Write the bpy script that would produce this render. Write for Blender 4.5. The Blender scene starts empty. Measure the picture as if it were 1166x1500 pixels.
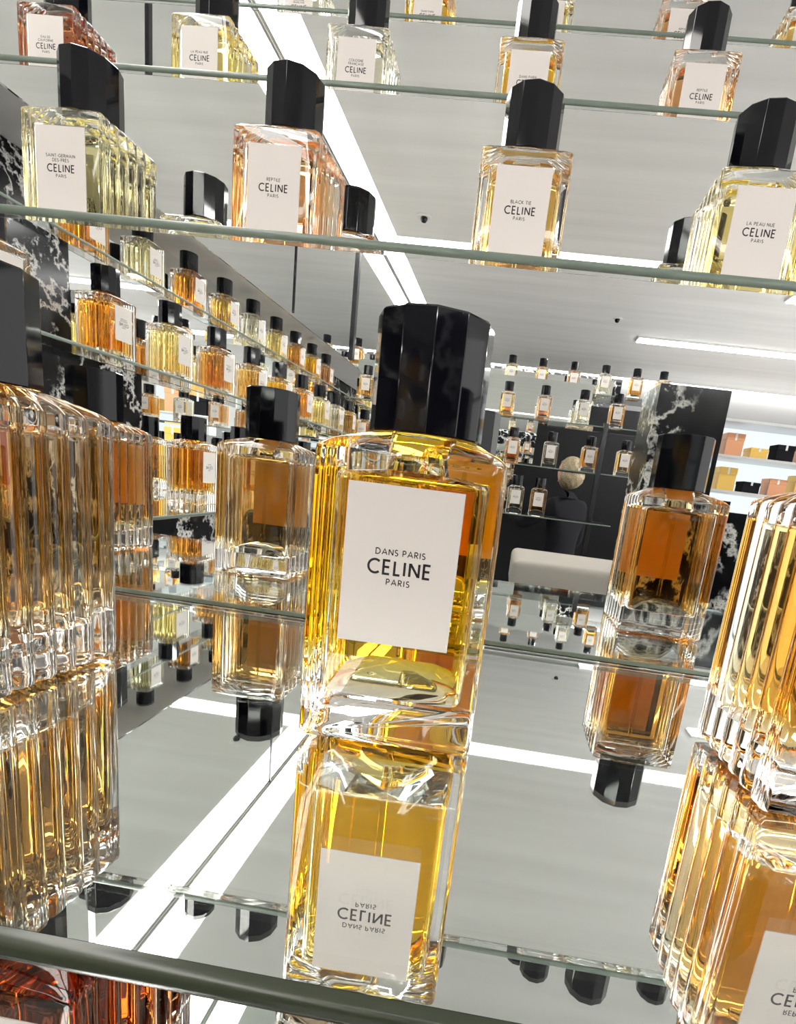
import bpy, bmesh, math, random
from mathutils import Matrix, Vector

random.seed(7)
S = bpy.context.scene
C = S.collection
PI = math.pi

# ------------------------------------------------------------------ camera
F_PX, CX, CY, IW, IH = 750.0, 675.3, 865.1, 1166.0, 1500.0
def axis_rot(w):
    v = Vector(w); return Matrix.Rotation(v.length, 3, v.normalized())
Rwc = axis_rot([math.radians(a) for a in (11.6516, 4.2834, 7.4985)]) @ Matrix(((1, 0, 0), (0, 0, -1), (0, 1, 0)))
cam_d = bpy.data.cameras.new('camera')
cam = bpy.data.objects.new('camera', cam_d); C.objects.link(cam)
r0, r1, r2 = Rwc[0], Rwc[1], Rwc[2]
cam.matrix_world = Matrix(((r0[0], -r1[0], -r2[0], 0), (r0[1], -r1[1], -r2[1], 0), (r0[2], -r1[2], -r2[2], 0), (0, 0, 0, 1)))
cam_d.sensor_fit = 'HORIZONTAL'; cam_d.sensor_width = 36.0
cam_d.lens = F_PX / IW * 36.0
cam_d.shift_x = (IW / 2 - CX) / IW
cam_d.shift_y = (CY - IH / 2) / IW
cam_d.clip_start = 0.005; cam_d.clip_end = 60
S.camera = cam

# ------------------------------------------------------------------ world, exposure
w = bpy.data.worlds.new('shop_daylight'); S.world = w; w.use_nodes = True
w.node_tree.nodes['Background'].inputs[0].default_value = (1.0, 0.985, 0.96, 1)
w.node_tree.nodes['Background'].inputs[1].default_value = 1.2
S.view_settings.view_transform = 'Standard'
S.view_settings.look = 'None'
S.view_settings.gamma = 1.0
S.view_settings.use_curve_mapping = False
S.view_settings.exposure = 0.76
cy = S.cycles
cy.adaptive_threshold = 0.025
cy.max_bounces = 22; cy.glossy_bounces = 12; cy.transmission_bounces = 20; cy.diffuse_bounces = 3
cy.transparent_max_bounces = 16; cy.volume_bounces = 0
cy.caustics_reflective = True; cy.caustics_refractive = True
cy.sample_clamp_indirect = 6.0; cy.blur_glossy = 0.2

BAND = 8.0      # ceiling cove brightness
BAR = 30.0      # ceiling light bars

# ------------------------------------------------------------------ materials
MATS = {}
def nt(name):
    m = bpy.data.materials.new(name); m.use_nodes = True
    n = m.node_tree; n.nodes.clear()
    out = n.nodes.new('ShaderNodeOutputMaterial')
    MATS[name] = m
    return m, n, out
def principled(name, col, rough=0.5, metal=0.0, spec=0.5, coat=0.0):
    m, n, out = nt(name)
    b = n.nodes.new('ShaderNodeBsdfPrincipled')
    b.inputs['Base Color'].default_value = (*col, 1)
    b.inputs['Roughness'].default_value = rough
    b.inputs['Metallic'].default_value = metal
    b.inputs['Specular IOR Level'].default_value = spec
    b.inputs['Coat Weight'].default_value = coat
    n.links.new(b.outputs[0], out.inputs[0])
    return m, n, b
def emissive(name, col, s):
    m, n, out = nt(name)
    e = n.nodes.new('ShaderNodeEmission')
    e.inputs[0].default_value = (*col, 1); e.inputs[1].default_value = s
    n.links.new(e.outputs[0], out.inputs[0]); return m
def glassy(name, ior, col=(1, 1, 1), T=None, dist=0.05, rough=0.0):
    m, n, out = nt(name)
    g = n.nodes.new('ShaderNodeBsdfGlass')
    g.inputs['Color'].default_value = (*col, 1)
    g.inputs['Roughness'].default_value = rough
    g.inputs['IOR'].default_value = ior
    n.links.new(g.outputs[0], out.inputs[0])
    if T:
        sig = [-math.log(t) / dist for t in T]
        den = max(sig) * 1.02
        v = n.nodes.new('ShaderNodeVolumeAbsorption')
        v.inputs['Color'].default_value = (*[1 - s_ / den for s_ in sig], 1)
        v.inputs['Density'].default_value = den
        n.links.new(v.outputs[0], out.inputs['Volume'])
    return m
def mirror(name, col):
    m, n, out = nt(name)
    g = n.nodes.new('ShaderNodeBsdfGlossy')
    g.inputs['Color'].default_value = (*col, 1); g.inputs['Roughness'].default_value = 0.0
    n.links.new(g.outputs[0], out.inputs[0]); return m

M_GLASS = glassy('clear_glass', 1.50, (1, 1, 1))
M_TUBE = glassy('clear_tube', 1.06, (0.95, 0.95, 0.93))
M_SLAB = glassy('green_shelf_glass', 1.52, (1, 1, 1), T=(0.80, 0.885, 0.85), dist=0.05)
M_EDGE, n, b = principled('ground_glass_edge', (0.17, 0.215, 0.18), 0.3)
no = n.nodes.new('ShaderNodeTexNoise'); no.inputs['Scale'].default_value = 60; no.inputs['Detail'].default_value = 4
tc = n.nodes.new('ShaderNodeTexCoord'); mp = n.nodes.new('ShaderNodeMapping'); mp.inputs['Scale'].default_value = (1, 8, 8)
cr = n.nodes.new('ShaderNodeValToRGB'); cr.color_ramp.elements[0].color = (0.11, 0.15, 0.12, 1); cr.color_ramp.elements[1].color = (0.24, 0.29, 0.245, 1)
n.links.new(tc.outputs['Object'], mp.inputs[0]); n.links.new(mp.outputs[0], no.inputs['Vector']); n.links.new(no.outputs[0], cr.inputs[0]); n.links.new(cr.outputs[0], b.inputs['Base Color'])
M_EDGE_DK, n, b = principled('dark_green_glass_edge', (0.045, 0.055, 0.034), 0.2)
M_MIRROR = mirror('silvered_mirror', (0.93, 0.95, 0.94))
M_SILVER = mirror('shelf_silvering', (0.93, 0.94, 0.93))
M_CAP, _, _b = principled('black_lacquer', (0.004, 0.004, 0.007), 0.045, 0, 0.36)
M_INK, _, _b = principled('black_ink', (0.012, 0.012, 0.014), 0.6)
M_BAND = emissive('cove_light', (1.0, 0.96, 0.91), BAND)
M_BAR = emissive('light_bar_diffuser', (1.0, 0.98, 0.96), BAR)
M_METAL, _, _b = principled('dark_metal', (0.05, 0.05, 0.055), 0.25, 0.9)
M_STEEL, _, _b = principled('satin_steel', (0.55, 0.55, 0.55), 0.3, 0.9)
M_PLASTER, _, _b = principled('grey_plaster', (0.26, 0.26, 0.265), 0.6)
M_LACQ, _, _b = principled('black_lacquered_wall', (0.010, 0.010, 0.011), 0.35, 0, 0.2)
M_WHITE, _, _b = principled('white_paint', (0.8, 0.8, 0.78), 0.5)
M_BLACK, _, _b = principled('black_cloth', (0.014, 0.014, 0.017), 0.9, 0, 0.1)
M_SKIN, _, _b = principled('skin', (0.62, 0.36, 0.26), 0.5)
M_HAIR, _, _b = principled('blond_hair', (0.44, 0.32, 0.17), 0.55)
M_BEIGE, _, _b = principled('beige_upholstery', (0.40, 0.37, 0.33), 0.8)
M_GOLD, _, _b = principled('gold_box', (0.75, 0.48, 0.12), 0.35, 0.6)
M_COPPER, _, _b = principled('copper_box', (0.70, 0.33, 0.18), 0.35, 0.5)
M_PANEL = emissive('lit_niche', (0.92, 0.97, 1.0), 0.65)

n = M_HAIR.node_tree; b = [q for q in n.nodes if q.type == 'BSDF_PRINCIPLED'][0]
no = n.nodes.new('ShaderNodeTexNoise'); no.inputs['Scale'].default_value = 45; no.inputs['Detail'].default_value = 4
cr = n.nodes.new('ShaderNodeValToRGB'); cr.color_ramp.elements[0].position = 0.4; cr.color_ramp.elements[0].color = (0.16, 0.11, 0.055, 1)
cr.color_ramp.elements[1].position = 0.62; cr.color_ramp.elements[1].color = (0.52, 0.42, 0.27, 1)
n.links.new(no.outputs[0], cr.inputs[0]); n.links.new(cr.outputs[0], b.inputs['Base Color'])
# paper label: faint fibre grain
M_PAPER, n, b = principled('label_paper', (0.80, 0.745, 0.705), 0.75, 0, 0.2)
tc = n.nodes.new('ShaderNodeTexCoord'); no = n.nodes.new('ShaderNodeTexNoise'); no.inputs['Scale'].default_value = 900
bu = n.nodes.new('ShaderNodeBump'); bu.inputs['Strength'].default_value = 0.15; bu.inputs['Distance'].default_value = 0.0002
n.links.new(tc.outputs['Object'], no.inputs['Vector']); n.links.new(no.outputs[0], bu.inputs['Height']); n.links.new(bu.outputs[0], b.inputs['Normal'])

# ceiling: satin grey lacquer with long soft brush streaks
M_CEIL, n, b = principled('satin_grey_ceiling', (0.5, 0.5, 0.49), 0.5, 0, 0.3)
tc = n.nodes.new('ShaderNodeTexCoord'); mp = n.nodes.new('ShaderNodeMapping'); mp.inputs['Scale'].default_value = (0.5, 7, 7)
no = n.nodes.new('ShaderNodeTexNoise'); no.inputs['Scale'].default_value = 1.6; no.inputs['Detail'].default_value = 5
cr = n.nodes.new('ShaderNodeValToRGB')
cr.color_ramp.elements[0].position = 0.3; cr.color_ramp.elements[0].color = (0.76, 0.75, 0.74, 1)
cr.color_ramp.elements[1].position = 0.7; cr.color_ramp.elements[1].color = (0.86, 0.85, 0.84, 1)
n.links.new(tc.outputs['Object'], mp.inputs[0]); n.links.new(mp.outputs[0], no.inputs['Vector'])
n.links.new(no.outputs[0], cr.inputs[0]); n.links.new(cr.outputs[0], b.inputs['Base Color'])

# floor: pale stone
M_FLOOR, n, b = principled('pale_stone', (0.62, 0.61, 0.59), 0.3)
no = n.nodes.new('ShaderNodeTexNoise'); no.inputs['Scale'].default_value = 3; no.inputs['Detail'].default_value = 8
cr = n.nodes.new('ShaderNodeValToRGB'); cr.color_ramp.elements[0].color = (0.66, 0.65, 0.63, 1); cr.color_ramp.elements[1].color = (0.82, 0.81, 0.79, 1)
n.links.new(no.outputs[0], cr.inputs[0]); n.links.new(cr.outputs[0], b.inputs['Base Color'])

# black marble with broken white veins
M_MARBLE, n, b = principled('black_marble', (0.01, 0.01, 0.012), 0.12, 0, 0.2)
tc = n.nodes.new('ShaderNodeTexCoord')
wn = n.nodes.new('ShaderNodeTexNoise'); wn.inputs['Scale'].default_value = 9; wn.inputs['Detail'].default_value = 9; wn.inputs['Roughness'].default_value = 0.65
mx = n.nodes.new('ShaderNodeVectorMath'); mx.operation = 'MULTIPLY_ADD'; mx.inputs[1].default_value = (0.3, 0.3, 0.3)
vo = n.nodes.new('ShaderNodeTexVoronoi'); vo.feature = 'DISTANCE_TO_EDGE'; vo.inputs['Scale'].default_value = 9.0
cr = n.nodes.new('ShaderNodeValToRGB'); cr.color_ramp.elements[0].position = 0.0; cr.color_ramp.elements[0].color = (1, 1, 1, 1)
cr.color_ramp.elements[1].position = 0.075; cr.color_ramp.elements[1].color = (0, 0, 0, 1)
pn = n.nodes.new('ShaderNodeTexNoise'); pn.inputs['Scale'].default_value = 5.0; pn.inputs['Detail'].default_value = 7
pr = n.nodes.new('ShaderNodeValToRGB'); pr.color_ramp.elements[0].position = 0.42; pr.color_ramp.elements[0].color = (0, 0, 0, 1)
pr.color_ramp.elements[1].position = 0.49; pr.color_ramp.elements[1].color = (1, 1, 1, 1)
mu = n.nodes.new('ShaderNodeMath'); mu.operation = 'MULTIPLY'
mc = n.nodes.new('ShaderNodeMix'); mc.data_type = 'RGBA'
mc.inputs[6].default_value = (0.008, 0.008, 0.010, 1); mc.inputs[7].default_value = (0.75, 0.74, 0.72, 1)
n.links.new(tc.outputs['Object'], wn.inputs['Vector']); n.links.new(wn.outputs['Color'], mx.inputs[0]); n.links.new(tc.outputs['Object'], mx.inputs[2])
n.links.new(mx.outputs[0], vo.inputs['Vector']); n.links.new(vo.outputs['Distance'], cr.inputs[0])
n.links.new(tc.outputs['Object'], pn.inputs['Vector']); n.links.new(pn.outputs[0], pr.inputs[0])
n.links.new(cr.outputs[0], mu.inputs[0]); n.links.new(pr.outputs[0], mu.inputs[1])
n.links.new(mu.outputs[0], mc.inputs[0]); n.links.new(mc.outputs[2], b.inputs['Base Color'])

LIQ = {   # name -> transmittance through 5 cm
    'golden yellow': (0.985, 0.54, 0.016),
    'amber': (0.74, 0.33, 0.04),
    'tan amber': (0.66, 0.38, 0.105),
    'rose amber': (0.84, 0.42, 0.14),
    'light amber': (0.90, 0.56, 0.13),
    'pale yellow': (0.975, 0.90, 0.50),
    'pale gold': (0.97, 0.80, 0.28),
    'clear straw': (0.975, 0.93, 0.74),
    'deep orange': (0.80, 0.33, 0.03),
    'red brown': (0.52, 0.13, 0.025),
}
M_LIQ = {k: glassy('perfume_' + k.replace(' ', '_'), 1.36 / 1.50, (1, 1, 1), T=v) for k, v in LIQ.items()}

# ------------------------------------------------------------------ mesh helpers
def mesh_from(name, bm, mat=None, sharp=None):
    bmesh.ops.recalc_face_normals(bm, faces=bm.faces[:])
    me = bpy.data.meshes.new(name); bm.to_mesh(me); bm.free()
    if mat: me.materials.append(mat)
    if sharp is not None:
        for p in me.polygons: p.use_smooth = True
        me.set_sharp_from_angle(angle=math.radians(sharp))
    return me
def link(name, me, parent=None, loc=(0, 0, 0), rot=(0, 0, 0)):
    o = bpy.data.objects.new(name, me); C.objects.link(o)
    o.location = loc; o.rotation_euler = rot
    if parent: o.parent = parent
    return o
def empty(name, loc, rz=0.0):
    o = bpy.data.objects.new(name, None); C.objects.link(o); o.empty_display_size = 0.02
    o.location = loc; o.rotation_euler = (0, 0, rz); return o
def tag(o, label, cat, group=None):
    o['label'] = label; o['category'] = cat
    if group: o['group'] = group
    return o
def struct(o, label=None):
    o['kind'] = 'structure'
    if label: o['label'] = label
    return o
def box_bm(x0, x1, y0, y1, z0, z1, bevel=0.0, seg=2, bm=None):
    own = bm is None
    if own: bm = bmesh.new()
    vs = [bm.verts.new((x, y, z)) for x in (x0, x1) for y in (y0, y1) for z in (z0, z1)]
    for f in ((0, 1, 3, 2), (4, 6, 7, 5), (0, 4, 5, 1), (2, 3, 7, 6), (0, 2, 6, 4), (1, 5, 7, 3)):
        bm.faces.new([vs[i] for i in f])
    if bevel and own:
        bmesh.ops.bevel(bm, geom=bm.edges[:], offset=bevel, segments=seg, affect='EDGES', profile=0.5)
    return bm
def box(name, mat, x0, x1, y0, y1, z0, z1, parent=None, bevel=0.0, seg=2, smooth=None):
    """box whose origin is at the centre of its base"""
    cx_, cy_ = (x0 + x1) / 2, (y0 + y1) / 2
    bm = box_bm(x0 - cx_, x1 - cx_, y0 - cy_, y1 - cy_, 0, z1 - z0, bevel, seg)
    o = link(name, mesh_from(name, bm, mat, smooth), parent, (cx_, cy_, z0))
    if parent: o.location = Vector((cx_, cy_, z0)) - parent.location
    return o
def loft(loops, cap0=True, cap1=True):
    bm = bmesh.new()
    rows = [[bm.verts.new(p) for p in lp] for lp in loops]
    for a, b in zip(rows, rows[1:]):
        k = len(a)
        for i in range(k):
            bm.faces.new((a[i], a[(i + 1) % k], b[(i + 1) % k], b[i]))
    if cap0: bm.faces.new(rows[0][::-1])
    if cap1: bm.faces.new(rows[-1])
    return bm

# ------------------------------------------------------------------ the bottle
BW, BD, BH = 0.0312, 0.0300, 0.1024        # half width, half depth, body height
NECK_Z, CAP_H, CAP_R = 0.1092, 0.0397, 0.0207
LAB_W, LAB_H, LAB_Z = 0.0380, 0.0535, 0.0649

def outline(hw, hd, flute, amp, r=0.0022):
    """plan of the bottle: plain front and back, fluted left and right flanks"""
    pts = []
    nfb = 8
    def corner(cx_, cy_, a0):
        for k in range(4):
            a = a0 + PI / 2 * k / 3
            pts.append((cx_ + r * math.cos(a), cy_ + r * math.sin(a)))
    # start right flank going from front (-y) to back (+y)
    L = 2 * (hd - r)
    nf, ns = 6, 8
    def flank(sign):
        for i in range(nf * ns + 1):
            t = i / (nf * ns)
            u = (t * nf) % 1.0
            d = amp * (1 - abs(math.sin(PI * u))) if flute else 0
            fade = min(1, min(t, 1 - t) * nf * 2)
            y = -L / 2 + L * t
            pts.append((sign * (hw - d * fade), sign * y))
    corner(hw - r, -hd + r, -PI / 2)
    flank(1)
    corner(hw - r, hd - r, 0)
    for i in range(1, nfb): pts.append((hw - r - 2 * (hw - r) * i / nfb, hd))
    corner(-hw + r, hd - r, PI / 2)
    flank(-1)
    corner(-hw + r, -hd + r, PI)
    for i in range(1, nfb): pts.append((-hw + r + 2 * (hw - r) * i / nfb, -hd))
    # drop coincident points
    res = []
    for p in pts:
        if not res or (p[0] - res[-1][0]) ** 2 + (p[1] - res[-1][1]) ** 2 > 1e-9: res.append(p)
    return res

def body_mesh():
    base = outline(BW, BD, True, 0.0019)
    def lv(scale, z, blend=0.0, rad=0.0195):
        out = []
        for (x, y) in base:
            a = math.atan2(y, x)
            px, py = x * scale, y * scale
            qx, qy = rad * math.cos(a), rad * math.sin(a)
            out.append((px + (qx - px) * blend, py + (qy - py) * blend, z))
        return out
    loops = [lv(0.955, 0.0), lv(0.985, 0.0006), lv(1.0, 0.0022)]
    for i in range(1, 6): loops.append(lv(1.0, 0.0022 + (BH - 0.0046) * i / 6))
    loops += [lv(1.0, BH - 0.0024), lv(0.992, BH - 0.0007), lv(0.972, BH),
              lv(0.97, BH + 0.0016, 0.12), lv(0.97, BH + 0.0036, 0.42), lv(0.97, BH + 0.0055, 0.75), lv(0.97, NECK_Z, 1.0, 0.0192)]
    return mesh_from('body', loft(loops), M_GLASS, 30)

def rrect(hw, hd, r, n=5):
    pts = []
    for cx_, cy_, a0 in ((hw - r, -hd + r, -PI / 2), (hw - r, hd - r, 0), (-hw + r, hd - r, PI / 2), (-hw + r, -hd + r, PI)):
        for k in range(n + 1):
            a = a0 + PI / 2 * k / n
            pts.append((cx_ + r * math.cos(a), cy_ + r * math.sin(a)))
    return pts
LIQ_TOP = 0.0945
def liquid_bm():
    o = rrect(0.0252, 0.0246, 0.0045)
    lv = lambda s, z: [(x * s, y * s, z) for x, y in o]
    # domed glass floor: the liquid's underside is hollow
    loops = []
    for s, z in ((0.05, 0.0245), (0.3, 0.0240), (0.55, 0.0225), (0.75, 0.0200), (0.9, 0.0175), (0.97, 0.0166), (1.0, 0.0180), (1.0, 0.03), (1.0, 0.05), (1.0, 0.07), (1.0, LIQ_TOP - 0.003), (0.99, LIQ_TOP - 0.0012), (0.96, LIQ_TOP - 0.0002)):
        loops.append(lv(s, z))
    for bl, r_, z in ((0.5, 0.0150, LIQ_TOP + 0.0006), (1.0, 0.0135, LIQ_TOP + 0.0016), (1.0, 0.0125, LIQ_TOP + 0.0045), (1.0, 0.0118, LIQ_TOP + 0.0070)):
        loops.append([(x * 0.96 + (r_ * math.cos(math.atan2(y, x)) - x * 0.96) * bl, y * 0.96 + (r_ * math.sin(math.atan2(y, x)) - y * 0.96) * bl, z) for x, y in o])
    return loft(loops)
def cap_mesh():
    n_ = 12
    ring = lambda r, z: [(r * math.cos(2 * PI * i / n_), r * math.sin(2 * PI * i / n_), z) for i in range(n_)]
    bm = loft([ring(CAP_R - 0.0005, 0.0), ring(CAP_R, 0.0005), ring(CAP_R, CAP_H - 0.0008), ring(CAP_R - 0.0008, CAP_H)])
    ed = [e for e in bm.edges if abs(e.verts[0].co.z - e.verts[1].co.z) > 0.02]
    bmesh.ops.bevel(bm, geom=ed, offset=0.00028, segments=2, affect='EDGES', profile=0.5)
    return mesh_from('cap', bm, M_CAP)

# stroke alphabet, cap height 1
def arc(cx_, cy_, rx, ry, a0, a1, n_=14):
    return [(cx_ + rx * math.cos(math.radians(a0 + (a1 - a0) * i / n_)), cy_ + ry * math.sin(math.radians(a0 + (a1 - a0) * i / n_))) for i in range(n_ + 1)]
GL = {
    'A': (0.86, [[(0, 0), (0.43, 1), (0.86, 0)], [(0.16, 0.32), (0.70, 0.32)]]),
    'B': (0.56, [[(0, 0), (0, 1)], [(0, 1), (0.22, 1)] + arc(0.24, 0.76, 0.24, 0.24, 90, -90, 8) + [(0, 0.52)], [(0, 0.52), (0.26, 0.52)] + arc(0.28, 0.26, 0.27, 0.26, 90, -90, 8) + [(0, 0)]]),
    'C': (0.80, [arc(0.5, 0.5, 0.5, 0.5, 48, 312, 22)]),
    'D': (0.76, [[(0, 0), (0, 1), (0.26, 1)] + arc(0.26, 0.5, 0.48, 0.5, 90, -90, 14) + [(0, 0)]]),
    'E': (0.48, [[(0.48, 1), (0, 1), (0, 0), (0.48, 0)], [(0, 0.52), (0.44, 0.52)]]),
    'F': (0.46, [[(0.46, 1), (0, 1), (0, 0)], [(0, 0.5), (0.42, 0.5)]]),
    'G': (0.94, [arc(0.5, 0.5, 0.5, 0.5, 45, 360, 24) + [(0.56, 0.5)]]),
    'I': (0.08, [[(0.04, 0), (0.04, 1)]]),
    'K': (0.62, [[(0, 0), (0, 1)], [(0.58, 1), (0.04, 0.5), (0.62, 0)]]),
    'L': (0.36, [[(0, 1), (0, 0), (0.43, 0)]]),
    'M': (0.98, [[(0, 0), (0.14, 1)], [(0.14, 0.97), (0.49, 0.15), (0.84, 0.97)], [(0.84, 1), (0.98, 0)]]),
    'N': (0.70, [[(0, 0), (0, 1)], [(0.70, 0), (0.70, 1)], [(0.03, 0.97), (0.67, 0.03)]]),
    'O': (1.0, [arc(0.5, 0.5, 0.5, 0.5, 0, 360, 28)]),
    'P': (0.52, [[(0, 0), (0, 1), (0.24, 1)] + arc(0.24, 0.73, 0.28, 0.27, 90, -90, 8) + [(0, 0.46)]]),
    'R': (0.56, [[(0, 0), (0, 1), (0.24, 1)] + arc(0.24, 0.74, 0.28, 0.26, 90, -90, 8) + [(0, 0.48)], [(0.2, 0.48), (0.56, 0)]]),
    'S': (0.50, [arc(0.25, 0.75, 0.22, 0.25, 35, 270, 10) + arc(0.25, 0.25, 0.25, 0.25, 90, -145, 10)[1:]]),
    'T': (0.60, [[(0, 1), (0.60, 1)], [(0.30, 1), (0.30, 0)]]),
    'U': (0.62, [[(0, 1), (0, 0.31)] + arc(0.31, 0.31, 0.31, 0.31, 180, 360, 10) + [(0.62, 1)]]),
    '-': (0.30, [[(0, 0.4), (0.30, 0.4)]]),
    ' ': (0.22, []),
}
GL['\u00c9'] = (0.48, GL['E'][1] + [[(0.18, 1.15), (0.34, 1.34)]])
GL['\u00c7'] = (0.80, GL['C'][1] + [[(0.5, 0), (0.44, -0.26)]])
def ribbon(bm, pl, w_, y):
    n_ = len(pl); L, R = [], []
    closed = (abs(pl[0][0] - pl[-1][0]) + abs(pl[0][1] - pl[-1][1])) < 1e-6 and n_ > 3
    for i in range(n_):
        def dirn(a, b):
            d = (b[0] - a[0], b[1] - a[1]); l = math.hypot(*d) or 1; return (d[0] / l, d[1] / l)
        if closed and i in (0, n_ - 1):
            d0, d1 = dirn(pl[-2], pl[0]), dirn(pl[0], pl[1])
        else:
            d0 = dirn(pl[i - 1], pl[i]) if i else dirn(pl[0], pl[1])
            d1 = dirn(pl[i], pl[i + 1]) if i < n_ - 1 else d0
        nx, nz = -(d0[1] + d1[1]), d0[0] + d1[0]
        l = math.hypot(nx, nz) or 1; nx /= l; nz /= l
        c = max(0.55, nx * -d0[1] + nz * d0[0])
        m = w_ / 2 / c
        px, pz = pl[i]
        if not closed and i == 0: px -= d1[0] * w_ * 0.5 * 0.0; pz -= d1[1] * w_ * 0.5 * 0.0
        L.append(bm.verts.new((px + nx * m, y, pz + nz * m))); R.append(bm.verts.new((px - nx * m, y, pz - nz * m)))
    for i in range(n_ - 1):
        bm.faces.new((L[i], R[i], R[i + 1], L[i + 1]))
def write(bm, text, height, cx_, cz_, stroke, track, y, width=None):
    x = 0.0; items = []
    for ch in text:
        gw, st = GL[ch]
        items.append((x, st)); x += gw + track
    tot = x - track
    sc = height; sx = (width / tot) if width else sc
    for x0, st in items:
        for pl in st:
            ribbon(bm, [(cx_ + (x0 + p[0] - tot / 2) * sx, cz_ + (p[1] - 0.5) * sc) for p in pl], stroke * sc, y)
def lettering_mesh(lines):
    bm = bmesh.new(); y = 0.0
    write(bm, 'CELINE', 0.0045, 0, 0.0, 0.175, 0.37, y, 0.0206)
    write(bm, 'PARIS', 0.0019, 0, -0.0049, 0.17, 0.38, y)
    for k, t in enumerate(reversed(lines)):
        write(bm, t, 0.0019, 0, 0.0051 + 0.0029 * k, 0.17, 0.34, y)
    me = bpy.data.meshes.new('lettering')
    bm.to_mesh(me); bm.free(); me.materials.append(M_INK)
    # face the front (-y)
    return me
ME_BODY, ME_CAP = body_mesh(), cap_mesh()
ME_LIQ = {k: mesh_from('liquid', liquid_bm(), m, 30) for k, m in M_LIQ.items()}
ME_LAB = mesh_from('paper_label', box_bm(-LAB_W / 2, LAB_W / 2, -0.0003, 0.0003, -LAB_H / 2, LAB_H / 2), M_PAPER)
_tb = loft([[(0.0015 * math.cos(2 * PI * i / 10), 0.0015 * math.sin(2 * PI * i / 10), z) for i in range(10)] for z in (0.027, 0.09)])
ME_TUBE = mesh_from('dip_tube', _tb, M_TUBE, 40)
TEXTS = {
    'dans': ['DANS PARIS'], 'reptile': ['REPTILE'], 'tie': ['BLACK TIE'], 'peau': ['LA PEAU NUE'],
    'saint': ['SAINT-GERMAIN', 'DES-PR\u00c9S'], 'cologne': ['COLOGNE', 'FRAN\u00c7AISE'], 'eau': ['EAU DE', 'CALIFORNIE'],
}
ME_TXT = {k: lettering_mesh(v) for k, v in TEXTS.items()}
ME_BACKING = None

def bottle(x, y, z, rz, liq, txt, label, group, detail=True):
    """x, y: centre of the foot; the label faces local -y"""
    o = tag(empty('perfume_bottle', (x, y, z + 0.0002), rz), label, 'perfume bottle', group)
    link('body', ME_BODY, o)
    link('liquid', ME_LIQ[liq], o)
    if detail:
        link('dip_tube', ME_TUBE, o)
    la = link('paper_label', ME_LAB, o, (0, -BD, LAB_Z))
    link('lettering', ME_TXT[txt], la, (0, -0.00034, 0))
    link('cap', ME_CAP, o, (0, 0, NECK_Z + 0.0001), (0, 0, math.radians(random.uniform(4, 12))))['label'] = 'black faceted cap'
    return o

# ------------------------------------------------------------------ room shell
ZC, ZF = 1.13, -1.45
Z1, Z2, Z3, Z4, Z0 = -0.0955, 0.1202, 0.3185, 0.5240, -0.267
TH = 0.0047
M1, M2, M3, M4 = 0.3038, 0.5028, 0.7138, 0.940      # mirror planes behind the tiers of the front display
F1, F2, F3, F4 = 0.080, 0.3012, 0.501, 0.712      # front edges of its shelves
XL, XR = -0.46, 1.25

struct(box('ceiling', M_CEIL, -2.2, 4.2, -4.75, 1.4, ZC + 0.03, ZC + 0.08))
struct(box('floor', M_FLOOR, -2.2, 4.2, -4.75, 1.4, ZF - 0.05, ZF))
struct(box('wall_back', M_MARBLE, -2.2, 0.95, -4.75, -4.70, ZF, ZC + 0.03))
struct(box('wall_back', M_PLASTER, 0.955, 4.2, -4.75, -4.70, ZF, ZC + 0.03))
struct(box('wall_left', M_MARBLE, -1.10, -1.05, -4.7, 1.3, ZF, ZC + 0.03))
struct(box('wall_front', M_CEIL, -1.05, 4.2, 1.05, 1.10, ZF, ZC + 0.03))

# suspended ceiling panels around the lit cove
def ceil_panel(name, x0, x1, y0, y1):
    return struct(box(name, M_CEIL, x0, x1, y0, y1, ZC, ZC + 0.03))
ceil_panel('ceiling_panel', -0.700, 4.2, -1.755, 1.05)
ceil_panel('ceiling_panel', -1.05, -0.818, -4.70, 1.05)
ceil_panel('ceiling_panel', -0.700, 4.2, -4.585, -1.876)

def cove(x0, x1, y0, y1, label, cat='cove light'):
    o = tag(box('cove_light', M_BAND, x0, x1, y0, y1, ZC + 0.012, ZC + 0.029), label, cat, 'cove lights in the ceiling')
    return o
e = tag(empty('cove_light', (-0.811, -0.4, ZC)), 'long cove light running along the left wall', 'cove light')
box('light_band', M_BAND, -0.808, -0.702, -4.45, 1.04, ZC + 0.010, ZC + 0.028, e)
box('divider', M_STEEL, -0.818, -0.808, -4.45, 1.04, ZC + 0.002, ZC + 0.028, e)
e = tag(empty('cove_light', (1.6, -1.81, ZC)), 'cove light crossing the ceiling above the opposite display', 'cove light')
box('light_band', M_BAND, -0.698, 4.0, -1.870, -1.790, ZC + 0.012, ZC + 0.028, e)
box('divider', M_STEEL, -0.698, 4.0, -1.790, -1.780, ZC + 0.008, ZC + 0.028, e)
box('light_band', M_BAND, -0.698, 4.0, -1.780, -1.757, ZC + 0.012, ZC + 0.028, e)
tag(box('cove_light', M_BAND, -1.0, 4.0, -4.69, -4.59, ZC + 0.005, ZC + 0.028), 'far cove light where the ceiling meets the back wall', 'cove light')

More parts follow.
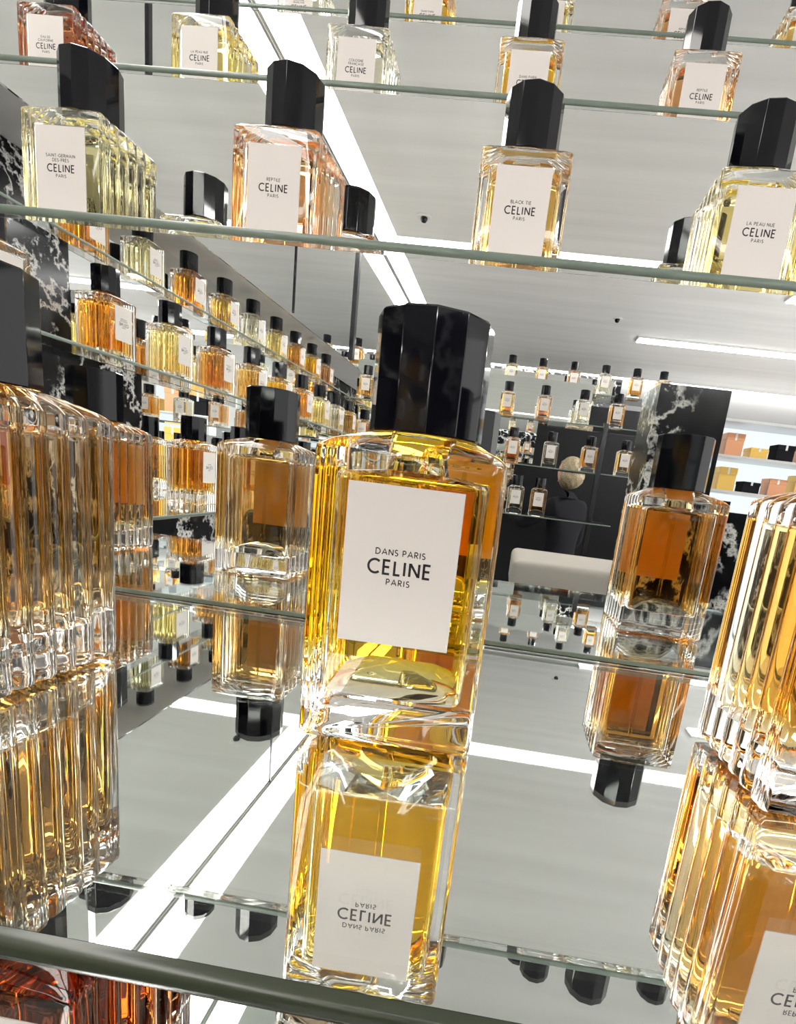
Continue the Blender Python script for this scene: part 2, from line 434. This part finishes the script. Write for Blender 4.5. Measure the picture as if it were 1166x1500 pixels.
def light_bar(x0, x1, y, label):
    e = tag(empty('light_bar', ((x0 + x1) / 2, y, ZC - 0.02)), label, 'ceiling light', 'light bars on the ceiling')
    box('housing', M_WHITE, x0, x1, y - 0.05, y + 0.05, ZC - 0.012, ZC - 0.0002, e)
    box('diffuser', M_BAR, x0 + 0.01, x1 - 0.01, y - 0.045, y + 0.045, ZC - 0.018, ZC - 0.012, e)
light_bar(0.76, 2.9, -3.35, 'long white light bar deep in the shop ceiling')
light_bar(1.3, 3.2, -1.0, 'added unseen fill light bar on the ceiling right of the front display')  # added lamp, out of view, brightens floor and ceiling by bounce
light_bar(1.3, 3.2, -2.4, 'added unseen fill light bar on the ceiling between the two others')  # second added lamp, also unseen, lifts the general room light

def spot(x, y, label):
    e = tag(empty('ceiling_spotlight', (x, y, ZC)), label, 'spotlight', 'small round fittings in the ceiling')
    n_ = 20
    ring = lambda r, z: [(r * math.cos(2 * PI * i / n_), r * math.sin(2 * PI * i / n_), z) for i in range(n_)]
    link('trim_ring', mesh_from('trim_ring', loft([ring(0.033, -0.0001), ring(0.033, -0.002), ring(0.028, -0.004), ring(0.018, -0.004)]), M_WHITE, 30), e)
    link('nozzle', mesh_from('nozzle', loft([ring(0.015, -0.004), ring(0.016, -0.012), ring(0.010, -0.022), ring(0.004, -0.024)]), M_METAL, 30), e)
spot(-0.53, -1.54, 'dark round spotlight in a white ring beside the left cove light')
spot(0.55, -3.0, 'dark round spotlight in a white ring above the opposite display')

# ------------------------------------------------------------------ shelving
def edge_bm(x0, x1, r, zh):
    """half-round polished front edge, running along x, bulging towards -y"""
    prof = [(-r * math.cos(a), zh / 2 + zh / 2 * math.sin(a)) for a in [(-PI / 2 + PI * k / 10) for k in range(11)]]
    bm = bmesh.new(); rows = []
    for x in (x0, x1): rows.append([bm.verts.new((x, y, z)) for y, z in prof])
    for k in range(10): bm.faces.new((rows[0][k], rows[0][k + 1], rows[1][k + 1], rows[1][k]))
    bm.faces.new((rows[0][0], rows[1][0], rows[1][-1], rows[0][-1])); bm.faces.new(rows[0]); bm.faces.new(rows[1])
    return bm
def shelf(x0, x1, y0, y1, ztop, label, group, th=TH, silver=True, side='front', edge=None, rnd=0.0010):
    e = tag(empty('glass_shelf', ((x0 + x1) / 2, (y0 + y1) / 2, ztop - th)), label, 'glass shelf', group)
    box('glass_slab', M_SLAB, x0, x1, y0, y1, ztop - th, ztop, e)
    if silver: box('silver_backing', M_SILVER, x0 + 0.001, x1 - 0.001, y0 + 0.0005, y1 - 0.0035, ztop - th - 0.0006, ztop - th - 0.0001, e)
    hx, hy = (x1 - x0) / 2, (y1 - y0) / 2
    L = hx if side in ('front', 'back') else hy
    off, rz = {'front': ((0, -hy - 0.0001, 0), 0), 'back': ((0, hy + 0.0001, 0), PI), 'right': ((hx + 0.0001, 0, 0), PI / 2)}[side]
    link('polished_edge', mesh_from('polished_edge', edge_bm(-L, L, rnd, th), edge or M_EDGE, 50), e, off, (0, 0, rz))
    return e
def mirror_panel(x0, x1, y0, y1, z0, z1, label, group):
    return tag(box('mirror_panel', M_MIRROR, x0, x1, y0, y1, z0, z1), label, 'mirror', group)
def footed_mirror(x0, x1, y0, y1, z0, z1, label, group):
    e = tag(empty('mirror_panel', ((x0 + x1) / 2, (y0 + y1) / 2, z0)), label, 'mirror', group)
    box('mirror_glass', M_MIRROR, x0, x1, y0, y1, z0, z1, e)
    box('polished_foot', M_EDGE, x0, x1, y0 - 0.0008, y0, Z1 + 0.0001, Z1 + 0.0026, e)
    return e

G = 'glass shelves of the front display'
shelf(XL, XR, F1 - 0.0026, M1 - 0.0020, Z1, 'mirrored glass shelf under the large yellow bottle', G, 0.0062, True, 'front', M_EDGE_DK, 0.0028)
shelf(XL - 0.2, XR, F2, M2 - 0.001, Z2, 'glass shelf directly above the large yellow bottle', G, TH, False)
shelf(XL - 0.34, XR, F3, M3 - 0.001, Z3, 'second glass shelf up from the large yellow bottle', G, TH, False)
shelf(XL - 0.35, XR, F4, M4 - 0.001, Z4, 'topmost glass shelf of the front display', G, TH, False)
shelf(XL, XR, -0.02, 0.30, Z0, 'lowest mirrored glass shelf below the front edge', G, 0.0062, True, 'front', M_EDGE_DK, 0.0028)
G = 'mirror backs of the front display'
footed_mirror(XL - 0.14, XR, M1, M1 + 0.004, Z1 - 0.0075, Z2 - TH - 0.0008, 'mirror behind the large yellow bottle', G)
mirror_panel(XL - 0.30, XR, M2, M2 + 0.004, Z2, Z3 - TH - 0.0008, 'mirror behind the row of four bottles', G)
mirror_panel(XL - 0.35, XR, M3, M3 + 0.004, Z3, Z4 - TH - 0.0008, 'mirror behind the row of five bottles', G)
mirror_panel(XL - 0.35, XR, M4, M4 + 0.004, Z4, ZC, 'mirror above the topmost shelf of the front display', G)
mirror_panel(XL, XR, M1 - 0.002, M1 + 0.002, Z0 - 0.0075, Z1 - 0.009, 'mirror behind the lowest shelf', G)

# left-hand display, seen in the mirror
LF = {1: -0.464, 2: -0.604, 3: -0.7635}
LB = {1: -0.664, 2: -0.794, 3: -0.9535}
G = 'glass shelves of the side display'
Y0, Y1 = -1.42, 0.29
YE = {1: -1.43, 2: -1.65, 3: -1.79}
for t, z, nm in ((1, Z1, 'bottom'), (2, Z2, 'middle'), (3, Z3, 'top')):
    shelf(LB[t] + 0.001, LF[t], YE[t], Y1 if t > 1 else 0.068, z, '%s glass shelf of the side display, receding in the mirror' % nm, G, TH, t == 1, 'right')
G = 'mirror backs of the side display'
YM = -0.30
for t, za, zb, nm in ((1, Z1, Z2 - TH - 0.0008, 'bottom'), (2, Z2, Z3 - TH - 0.0008, 'middle'), (3, Z3, 0.488, 'top')):
    mirror_panel(LB[t] - 0.004, LB[t], YE[t], YM, za, zb, 'mirror behind the %s tier of the side display' % nm, G)
    tag(box('marble_slab', M_MARBLE, LB[t] - 0.012, LB[t], YM + 0.0005, Y1, za, zb), 'black marble panel with white veins ending the %s side tier' % nm, 'marble slab', 'marble panels of the side display')
tag(box('marble_slab', M_MARBLE, LF[1] - 0.2, LF[1] - 0.03, Y0, 0.07, ZF, Z1 - TH - 0.0008), 'black marble base under the side display', 'marble slab')
# dark joints between tall wall panels
def joint(x0, x1, y0, y1, z0, z1, mat, label):
    return tag(box('panel_joint', mat, x0, x1, y0, y1, z0, z1), label, 'metal strip', 'metal joint strips on the walls')
tag(box('soffit_panel', M_CEIL, -1.04, -0.8225, -4.6, 1.04, 0.489, 0.494), 'grey soffit over the top tier of the side display', 'panel')
mirror_panel(-0.8225, -0.8185, -4.6, 1.04, 0.489, ZC - 0.0005, 'tall mirror high on the left wall above the side display', G)
joint(-0.8183, -0.8150, -1.275, -1.268, 0.50, ZC - 0.001, M_METAL, 'thin dark joint strip high on the left wall')
joint(-0.8183, -0.8080, -1.965, -1.935, 0.50, ZC - 0.001, M_METAL, 'thick dark joint strip near the far left corner')
joint(-0.8183, -0.8140, 0.278, 0.288, 0.50, ZC - 0.001, M_METAL, 'dark joint strip on the left wall near the front display')

# opposite display, seen in the mirror
FF = {1: -1.44, 2: -1.66, 3: -1.80, 4: -2.22}
FB = {1: -1.62, 2: -1.82, 3: -1.98, 4: -2.42}
G = 'glass shelves of the opposite display'
FX0, FX1 = -0.79, 0.76
for t, z, nm, xb in ((1, Z1, 'lowest', 0.42), (2, Z2 - 0.014, 'second', 0.55), (3, Z3 - 0.004, 'third', 0.62), (4, Z4, 'topmost', FX1)):
    shelf(FX0, xb, FB[t] + 0.001, FF[t], z, '%s glass shelf of the opposite display in the mirror' % nm, G, TH, False, 'back')
G = 'mirror backs of the opposite display'
mirror_panel(FX0, 0.02, FB[1] - 0.004, FB[1], Z1, Z2 - 0.02, 'mirror behind the lowest opposite tier', G)
mirror_panel(FX0, 0.10, FB[2] - 0.004, FB[2], Z2, Z3 - 0.01, 'mirror behind the second opposite tier', G)
mirror_panel(FX0, 0.34, FB[3] - 0.004, FB[3], Z3, Z4 - 0.006, 'mirror behind the third opposite tier', G)
mirror_panel(FX0, 0.50, FB[4] - 0.004, FB[4], Z4, 0.635, 'mirror behind the topmost opposite tier', G)
tag(box('marble_pier', M_MARBLE, 0.163, 0.245, -0.13, -0.05, ZF, 0.142), 'square black marble pier with bold white veins right of the camera', 'marble pier')
tag(box('marble_counter', M_MARBLE, 0.2455, 0.62, -0.16, -0.05, ZF, 0.004), 'low black marble counter joined to the veined pier', 'counter')
tag(box('partition_wall', M_LACQ, -0.2, 1.05, -3.85, -3.80, ZF, 0.72), 'plain black partition behind the person in black', 'partition')
G = 'uprights of the opposite display'
for x in (-0.80, 0.36):
    tag(box('display_post', M_METAL, x, x + 0.02, FB[1] - 0.03, FB[1] - 0.01, ZF, Z3 - 0.012), 'slim dark upright at the %s end of the opposite display' % ('left' if x < 0 else 'right'), 'post', G)

# ------------------------------------------------------------------ bottles on the front display
DX = BD                                        # label plane to bottle centre
def row(y, z, xs, specs, group):
    for x, (liq, txt, lab) in zip(xs, specs): bottle(x, y + DX, z, math.radians(random.uniform(-1.5, 1.5)), liq, txt, lab, group)
G = 'large bottles on the front mirrored shelf'
bottle(-0.0322, 0.1652 + DX, Z1, math.radians(1.33), 'golden yellow', 'dans', 'large golden yellow perfume bottle in the middle of the front shelf', G)
bottle(-0.1980, 0.1815, Z1, math.radians(-1.0), 'tan amber', 'cologne', 'amber bottle cut off by the left edge of the photo', G)
bottle(0.1297, 0.1915, Z1, math.radians(0.5), 'amber', 'reptile', 'amber bottle cut off by the right edge of the photo', G)
bottle(-0.3560, 0.1780, Z1, math.radians(0), 'amber', 'tie', 'amber bottle left of the frame, seen only in the mirror', G)
G = 'bottles on the lowest shelf'
bottle(-0.1370, 0.1445, Z0, 0, 'red brown', 'eau', 'dark red bottle standing below the front shelf edge', G)
G = 'bottles on the shelf above the front one'
row(F2 + 0.0963, Z2, (-0.351, -0.1920, -0.0170, 0.1435), [
    ('pale yellow', 'saint', 'pale yellow bottle, leftmost on the first shelf above the large bottle'),
    ('rose amber', 'reptile', 'rose amber bottle, second on the first shelf above the large bottle'),
    ('light amber', 'tie', 'light amber bottle, third on the first shelf above the large bottle'),
    ('pale gold', 'peau', 'pale gold bottle, fourth on the first shelf above, cut by the right edge')], G)
G = 'bottles on the second shelf up'
row(F3 + 0.087, Z3, (-0.532, -0.366, -0.2055, -0.0340, 0.1325, 0.298), [
    ('red brown', 'eau', 'reddish bottle, leftmost on the second shelf above the large bottle'),
    ('pale gold', 'peau', 'yellow bottle, second from left on the second shelf above'),
    ('clear straw', 'cologne', 'nearly clear bottle in the middle of the second shelf above'),
    ('golden yellow', 'dans', 'golden bottle, fourth from left on the second shelf above'),
    ('rose amber', 'reptile', 'rose amber bottle, fifth from left on the second shelf above'),
    ('pale yellow', 'tie', 'bottle right of the frame whose cap mirrors low in the shelf')], G)
G = 'bottles on the topmost shelf'
row(F4 + 0.09, Z4, (-0.362, -0.1890, -0.0300, 0.1420, 0.2980), [
    ('clear straw', 'cologne', 'pale bottle cropped by the top edge, leftmost on topmost shelf'),
    ('golden yellow', 'dans', 'yellow bottle cropped by the top edge, second on topmost shelf'),
    ('pale gold', 'tie', 'gold bottle mostly hidden behind a cap, topmost shelf'),
    ('rose amber', 'reptile', 'rose amber bottle cropped by the top edge on topmost shelf'),
    ('light amber', 'peau', 'amber bottle in the top right corner of topmost shelf')], G)

# ------------------------------------------------------------------ bottles on the mirrored displays
ORD = ['first', 'second', 'third', 'fourth', 'fifth', 'sixth', 'seventh', 'eighth', 'ninth', 'tenth', 'eleventh', 'twelfth']
TX = ['dans', 'reptile', 'tie', 'peau', 'saint', 'cologne', 'eau']
side = {
    1: (['deep orange', 'amber', 'pale gold', 'light amber', 'amber', 'golden yellow', 'pale yellow', 'amber'], 0.90, 'bottom'),
    2: (['light amber', 'deep orange', 'pale gold', 'amber', 'light amber', 'golden yellow', 'deep orange', 'pale gold', 'clear straw', 'golden yellow'], 0.672, 'middle'),
    3: (['deep orange', 'pale yellow', 'deep orange', 'light amber', 'clear straw', 'pale gold', 'amber', 'golden yellow', 'rose amber'], 1.015, 'top'),
}
for t, (cols, yv, nm) in side.items():
    for i, c in enumerate(cols):
        y = 2 * M1 - (yv + 0.165 * i + (0.035 if (t == 2 and i > 0) else 0))
        if y < YE[t] + 0.04: break
        bottle(LF[t] - 0.098 if t == 1 else LF[t] - 0.095, y, (Z1, Z2, Z3)[t - 1], PI / 2, c, TX[(i * 3 + t) % 7],
               '%s bottle, %s along the %s tier of the side display' % (c, ORD[i], nm), 'bottles on the %s tier of the side display' % nm, True)
far = {
    1: ([-0.62, -0.455, -0.29, -0.125, 0.04, 0.13], -0.0955, 'lowest'),
    2: ([-0.66, -0.495, -0.33, -0.165, 0.0, 0.165, 0.33, 0.48], Z2 - 0.014, 'second'),
    3: ([-0.70, -0.535, -0.375, -0.21, -0.05, 0.115, 0.29, 0.44, 0.58], Z3 - 0.004, 'third'),
    4: ([-0.75, -0.58, -0.42, -0.255, -0.06, 0.10, 0.265, 0.425, 0.585, 0.72], Z4, 'topmost'),
}
fc = ['pale gold', 'light amber', 'rose amber', 'pale yellow', 'amber', 'golden yellow', 'deep orange', 'clear straw']
for t, (xs, z, nm) in far.items():
    for i, x in enumerate(xs):
        c = fc[(i * 5 + t * 3) % 8]
        bottle(x, FF[t] - 0.045, z, PI + random.uniform(-.05, .05), c, TX[(i * 2 + t) % 7],
               '%s bottle, %s from the side wall on the %s opposite tier' % (c, ORD[i], nm), 'bottles on the %s tier of the opposite display' % nm, True)

# ------------------------------------------------------------------ person in black beyond the opposite display
def skin_mesh(name, verts, edges, mat, parent, root=0, sub=2):
    me = bpy.data.meshes.new(name)
    me.from_pydata([v[:3] for v in verts], edges, []); me.materials.append(mat)
    o = link(name, me, parent)
    sk = o.modifiers.new('skin', 'SKIN'); sk.use_smooth_shade = True
    lay = me.skin_vertices[0].data
    for i, v in enumerate(verts):
        lay[i].radius = (v[3], v[4] if len(v) > 4 else v[3]); lay[i].use_root = (i == root)
    ss = o.modifiers.new('smooth', 'SUBSURF'); ss.levels = sub; ss.render_levels = sub
    return o
def blob(name, mat, parent, loc, rad, n_=16, k=10, deform=None):
    loops = []
    for j in range(k + 1):
        th = -PI / 2 + PI * (0.02 + 0.96 * j / k)
        lp = []
        for i in range(n_):
            a = 2 * PI * i / n_
            p = [math.cos(th) * math.cos(a), math.cos(th) * math.sin(a), math.sin(th)]
            if deform: p = deform(p)
            lp.append((p[0] * rad[0], p[1] * rad[1], p[2] * rad[2]))
        loops.append(lp)
    return link(name, mesh_from(name, loft(loops), mat, 60), parent, loc)
def person(x, y, rz):
    p = tag(empty('person', (x, y, ZF), rz), 'blond person in a black coat standing beyond the opposite display', 'person')
    # local frame: faces -y, feet at z = 0
    v = [(0, 0, 0.95, .15, .11), (0, 0, 1.15, .14, .10), (0, 0, 1.36, .17, .11), (0, 0, 1.46, .10, .085), (0, 0.0, 1.53, .052),
         (0.18, 0, 1.41, .075), (0.25, -0.02, 1.14, .055), (0.22, -0.20, 1.02, .043), (0.20, -0.27, 1.0, .036),
         (-0.18, 0, 1.41, .075), (-0.24, -0.22, 1.24, .055), (-0.16, -0.44, 1.34, .043), (-0.14, -0.50, 1.37, .036),
         (0.09, 0, 0.90, .11), (0.10, 0, 0.50, .072), (0.10, 0.02, 0.10, .05), (0.10, -0.10, 0.035, .04),
         (-0.09, 0, 0.90, .11), (-0.10, 0, 0.50, .072), (-0.10, 0.02, 0.10, .05), (-0.10, -0.10, 0.035, .04)]
    e_ = [(0, 1), (1, 2), (2, 3), (3, 4), (2, 5), (5, 6), (6, 7), (7, 8), (2, 9), (9, 10), (10, 11), (11, 12), (0, 13), (13, 14), (14, 15), (15, 16), (0, 17), (17, 18), (18, 19), (19, 20)]
    skin_mesh('body', v, e_, M_BLACK, p)
    def face(q):
        x_, y_, z_ = q
        if y_ < -0.5: y_ -= 0.10 * math.exp(-((z_ + 0.12) / .16) ** 2 - (x_ / .16) ** 2)       # nose
        if z_ < -0.3: x_ *= 1 - 0.25 * (-z_ - 0.3); y_ -= 0.08 * (-z_ - 0.3)
        return [x_, y_, z_]
    h = blob('head', M_SKIN, p, (0, -0.02, 1.655), (0.076, 0.095, 0.118), 24, 16, face)
    for s in (-1, 1):
        blob('eye', M_INK, h, (0.03 * s, -0.087, 0.01), (0.012, 0.006, 0.006), 10, 6)
        blob('ear', M_SKIN, h, (0.076 * s, 0.01, -0.01), (0.010, 0.02, 0.032), 10, 6)
    blob('mouth', M_COPPER, h, (0, -0.088, -0.062), (0.022, 0.007, 0.006), 10, 6)
    def hr(q):
        x_, y_, z_ = q
        if y_ < -0.35 and z_ < 0.45: y_ = -0.35 + (y_ + 0.35) * 0.15
        a_ = math.atan2(y_, x_)
        k_ = 1 + 0.07 * math.sin(a_ * 7 + z_ * 6) + 0.05 * math.sin(a_ * 11 - z_ * 11) + (0.12 if z_ < -0.2 else 0)
        return [x_ * k_, y_ * k_, z_]
    blob('hair', M_HAIR, h, (0, 0.016, 0.006), (0.090, 0.102, 0.120), 48, 22, hr)
    for hx, hy, hz in ((0.20, -0.29, 0.99), (-0.13, -0.53, 1.385)):
        hv = [(hx, hy, hz, .026, .018), (hx, hy - 0.07, hz, .034, .016)]
        he = [(0, 1)]
        for k in range(4):
            b0 = len(hv); fx = hx + (k - 1.5) * 0.018; ln = (0.030, 0.036, 0.033, 0.025)[k]
            hv += [(fx, hy - 0.085, hz, .009), (fx, hy - 0.085 - ln, hz - 0.008, .008), (fx, hy - 0.085 - ln * 1.6, hz - 0.03, .007)]
            he += [(1, b0), (b0, b0 + 1), (b0 + 1, b0 + 2)]
        b0 = len(hv); sx = 1 if hx < 0 else -1
        hv += [(hx + sx * 0.03, hy - 0.03, hz - 0.005, .010), (hx + sx * 0.048, hy - 0.07, hz - 0.018, .009)]
        he += [(0, b0), (b0, b0 + 1)]
        skin_mesh('hand', hv, he, M_SKIN, p, 0, 1)
    return p
person(0.45, -3.25, math.radians(-48)).scale = (0.93, 0.93, 0.97)

# ------------------------------------------------------------------ shop beyond: bench and lit niches
e = tag(empty('bench', (0.42, -1.15, ZF)), 'beige upholstered bench low in the mirror', 'bench')
box('seat_cushion', M_BEIGE, 0.05, 0.85, -1.30, -0.95, -0.33, -0.21, e, 0.02, 3, 35)
box('base', M_BLACK, 0.08, 0.82, -1.28, -0.97, ZF, -0.33, e)

def niche(x0, x1, y, z0, z1, label, k):
    e = tag(empty('lit_display_case', ((x0 + x1) / 2, y, z0)), label, 'display case', 'lit display cases at the back')
    box('frame', M_WHITE, x0 - 0.03, x0, y, y + 0.25, z0, z1, e); box('frame', M_WHITE, x1, x1 + 0.03, y, y + 0.25, z0, z1, e)
    box('back_panel', M_PANEL, x0, x1, y, y + 0.02, z0, z1, e)
    zs = [z0 + (z1 - z0) * i / k for i in range(k + 1)]
    for z in zs: box('shelf_board', M_STEEL, x0, x1, y + 0.02, y + 0.25, z - 0.012, z, e)
    return zs
def stock(zs, x0, n_, y, wb, nm):
    for i, z in enumerate(zs[:-1]):
        for j in range(n_):
            k = (i * 2 + j) % 3
            h_ = wb * (0.7 + 0.35 * ((i * 3 + j) % 3)); bx, by = x0 + 1.5 * wb * j + wb / 2, y + 0.06 + wb / 2
            mt = (M_COPPER, M_GOLD, M_BLACK)[k]
            g = tag(empty('gift_box', (bx, by, z + 0.0004)),
                '%s gift box, %s from the left on the %s shelf of %s' % (('copper', 'gold', 'black')[k], ORD[j], ORD[i], nm), 'box', 'gift boxes in %s' % nm)
            box('box_base', mt, bx - wb / 2, bx + wb / 2, by - wb / 2, by + wb / 2, z + 0.0004, z + h_ * 0.72, g)
            box('lid', mt, bx - wb * 0.53, bx + wb * 0.53, by - wb * 0.53, by + wb * 0.53, z + h_ * 0.72, z + h_, g, wb * 0.03)
            box('ribbon', M_WHITE, bx - wb * 0.06, bx + wb * 0.06, by - wb * 0.535, by + wb * 0.535, z + h_ * 0.71, z + h_ + 0.001, g)
tag(box('marble_plinth', M_MARBLE, 0.72, 1.75, -2.36, -2.05, ZF, -0.062), 'black marble plinth under the lit case beside the opposite display', 'marble plinth')
zs = niche(0.78, 1.66, -2.35, -0.048, 0.46, 'bright display case with copper boxes on the black plinth', 3)
stock(zs, 0.82, 6, -2.35, 0.085, 'the near case')
zs = niche(1.30, 3.4, -4.6, -1.2, 0.70, 'wide bright display case at the back of the shop', 5)
stock(zs[2:], 1.40, 4, -4.6, 0.17, 'the back case')
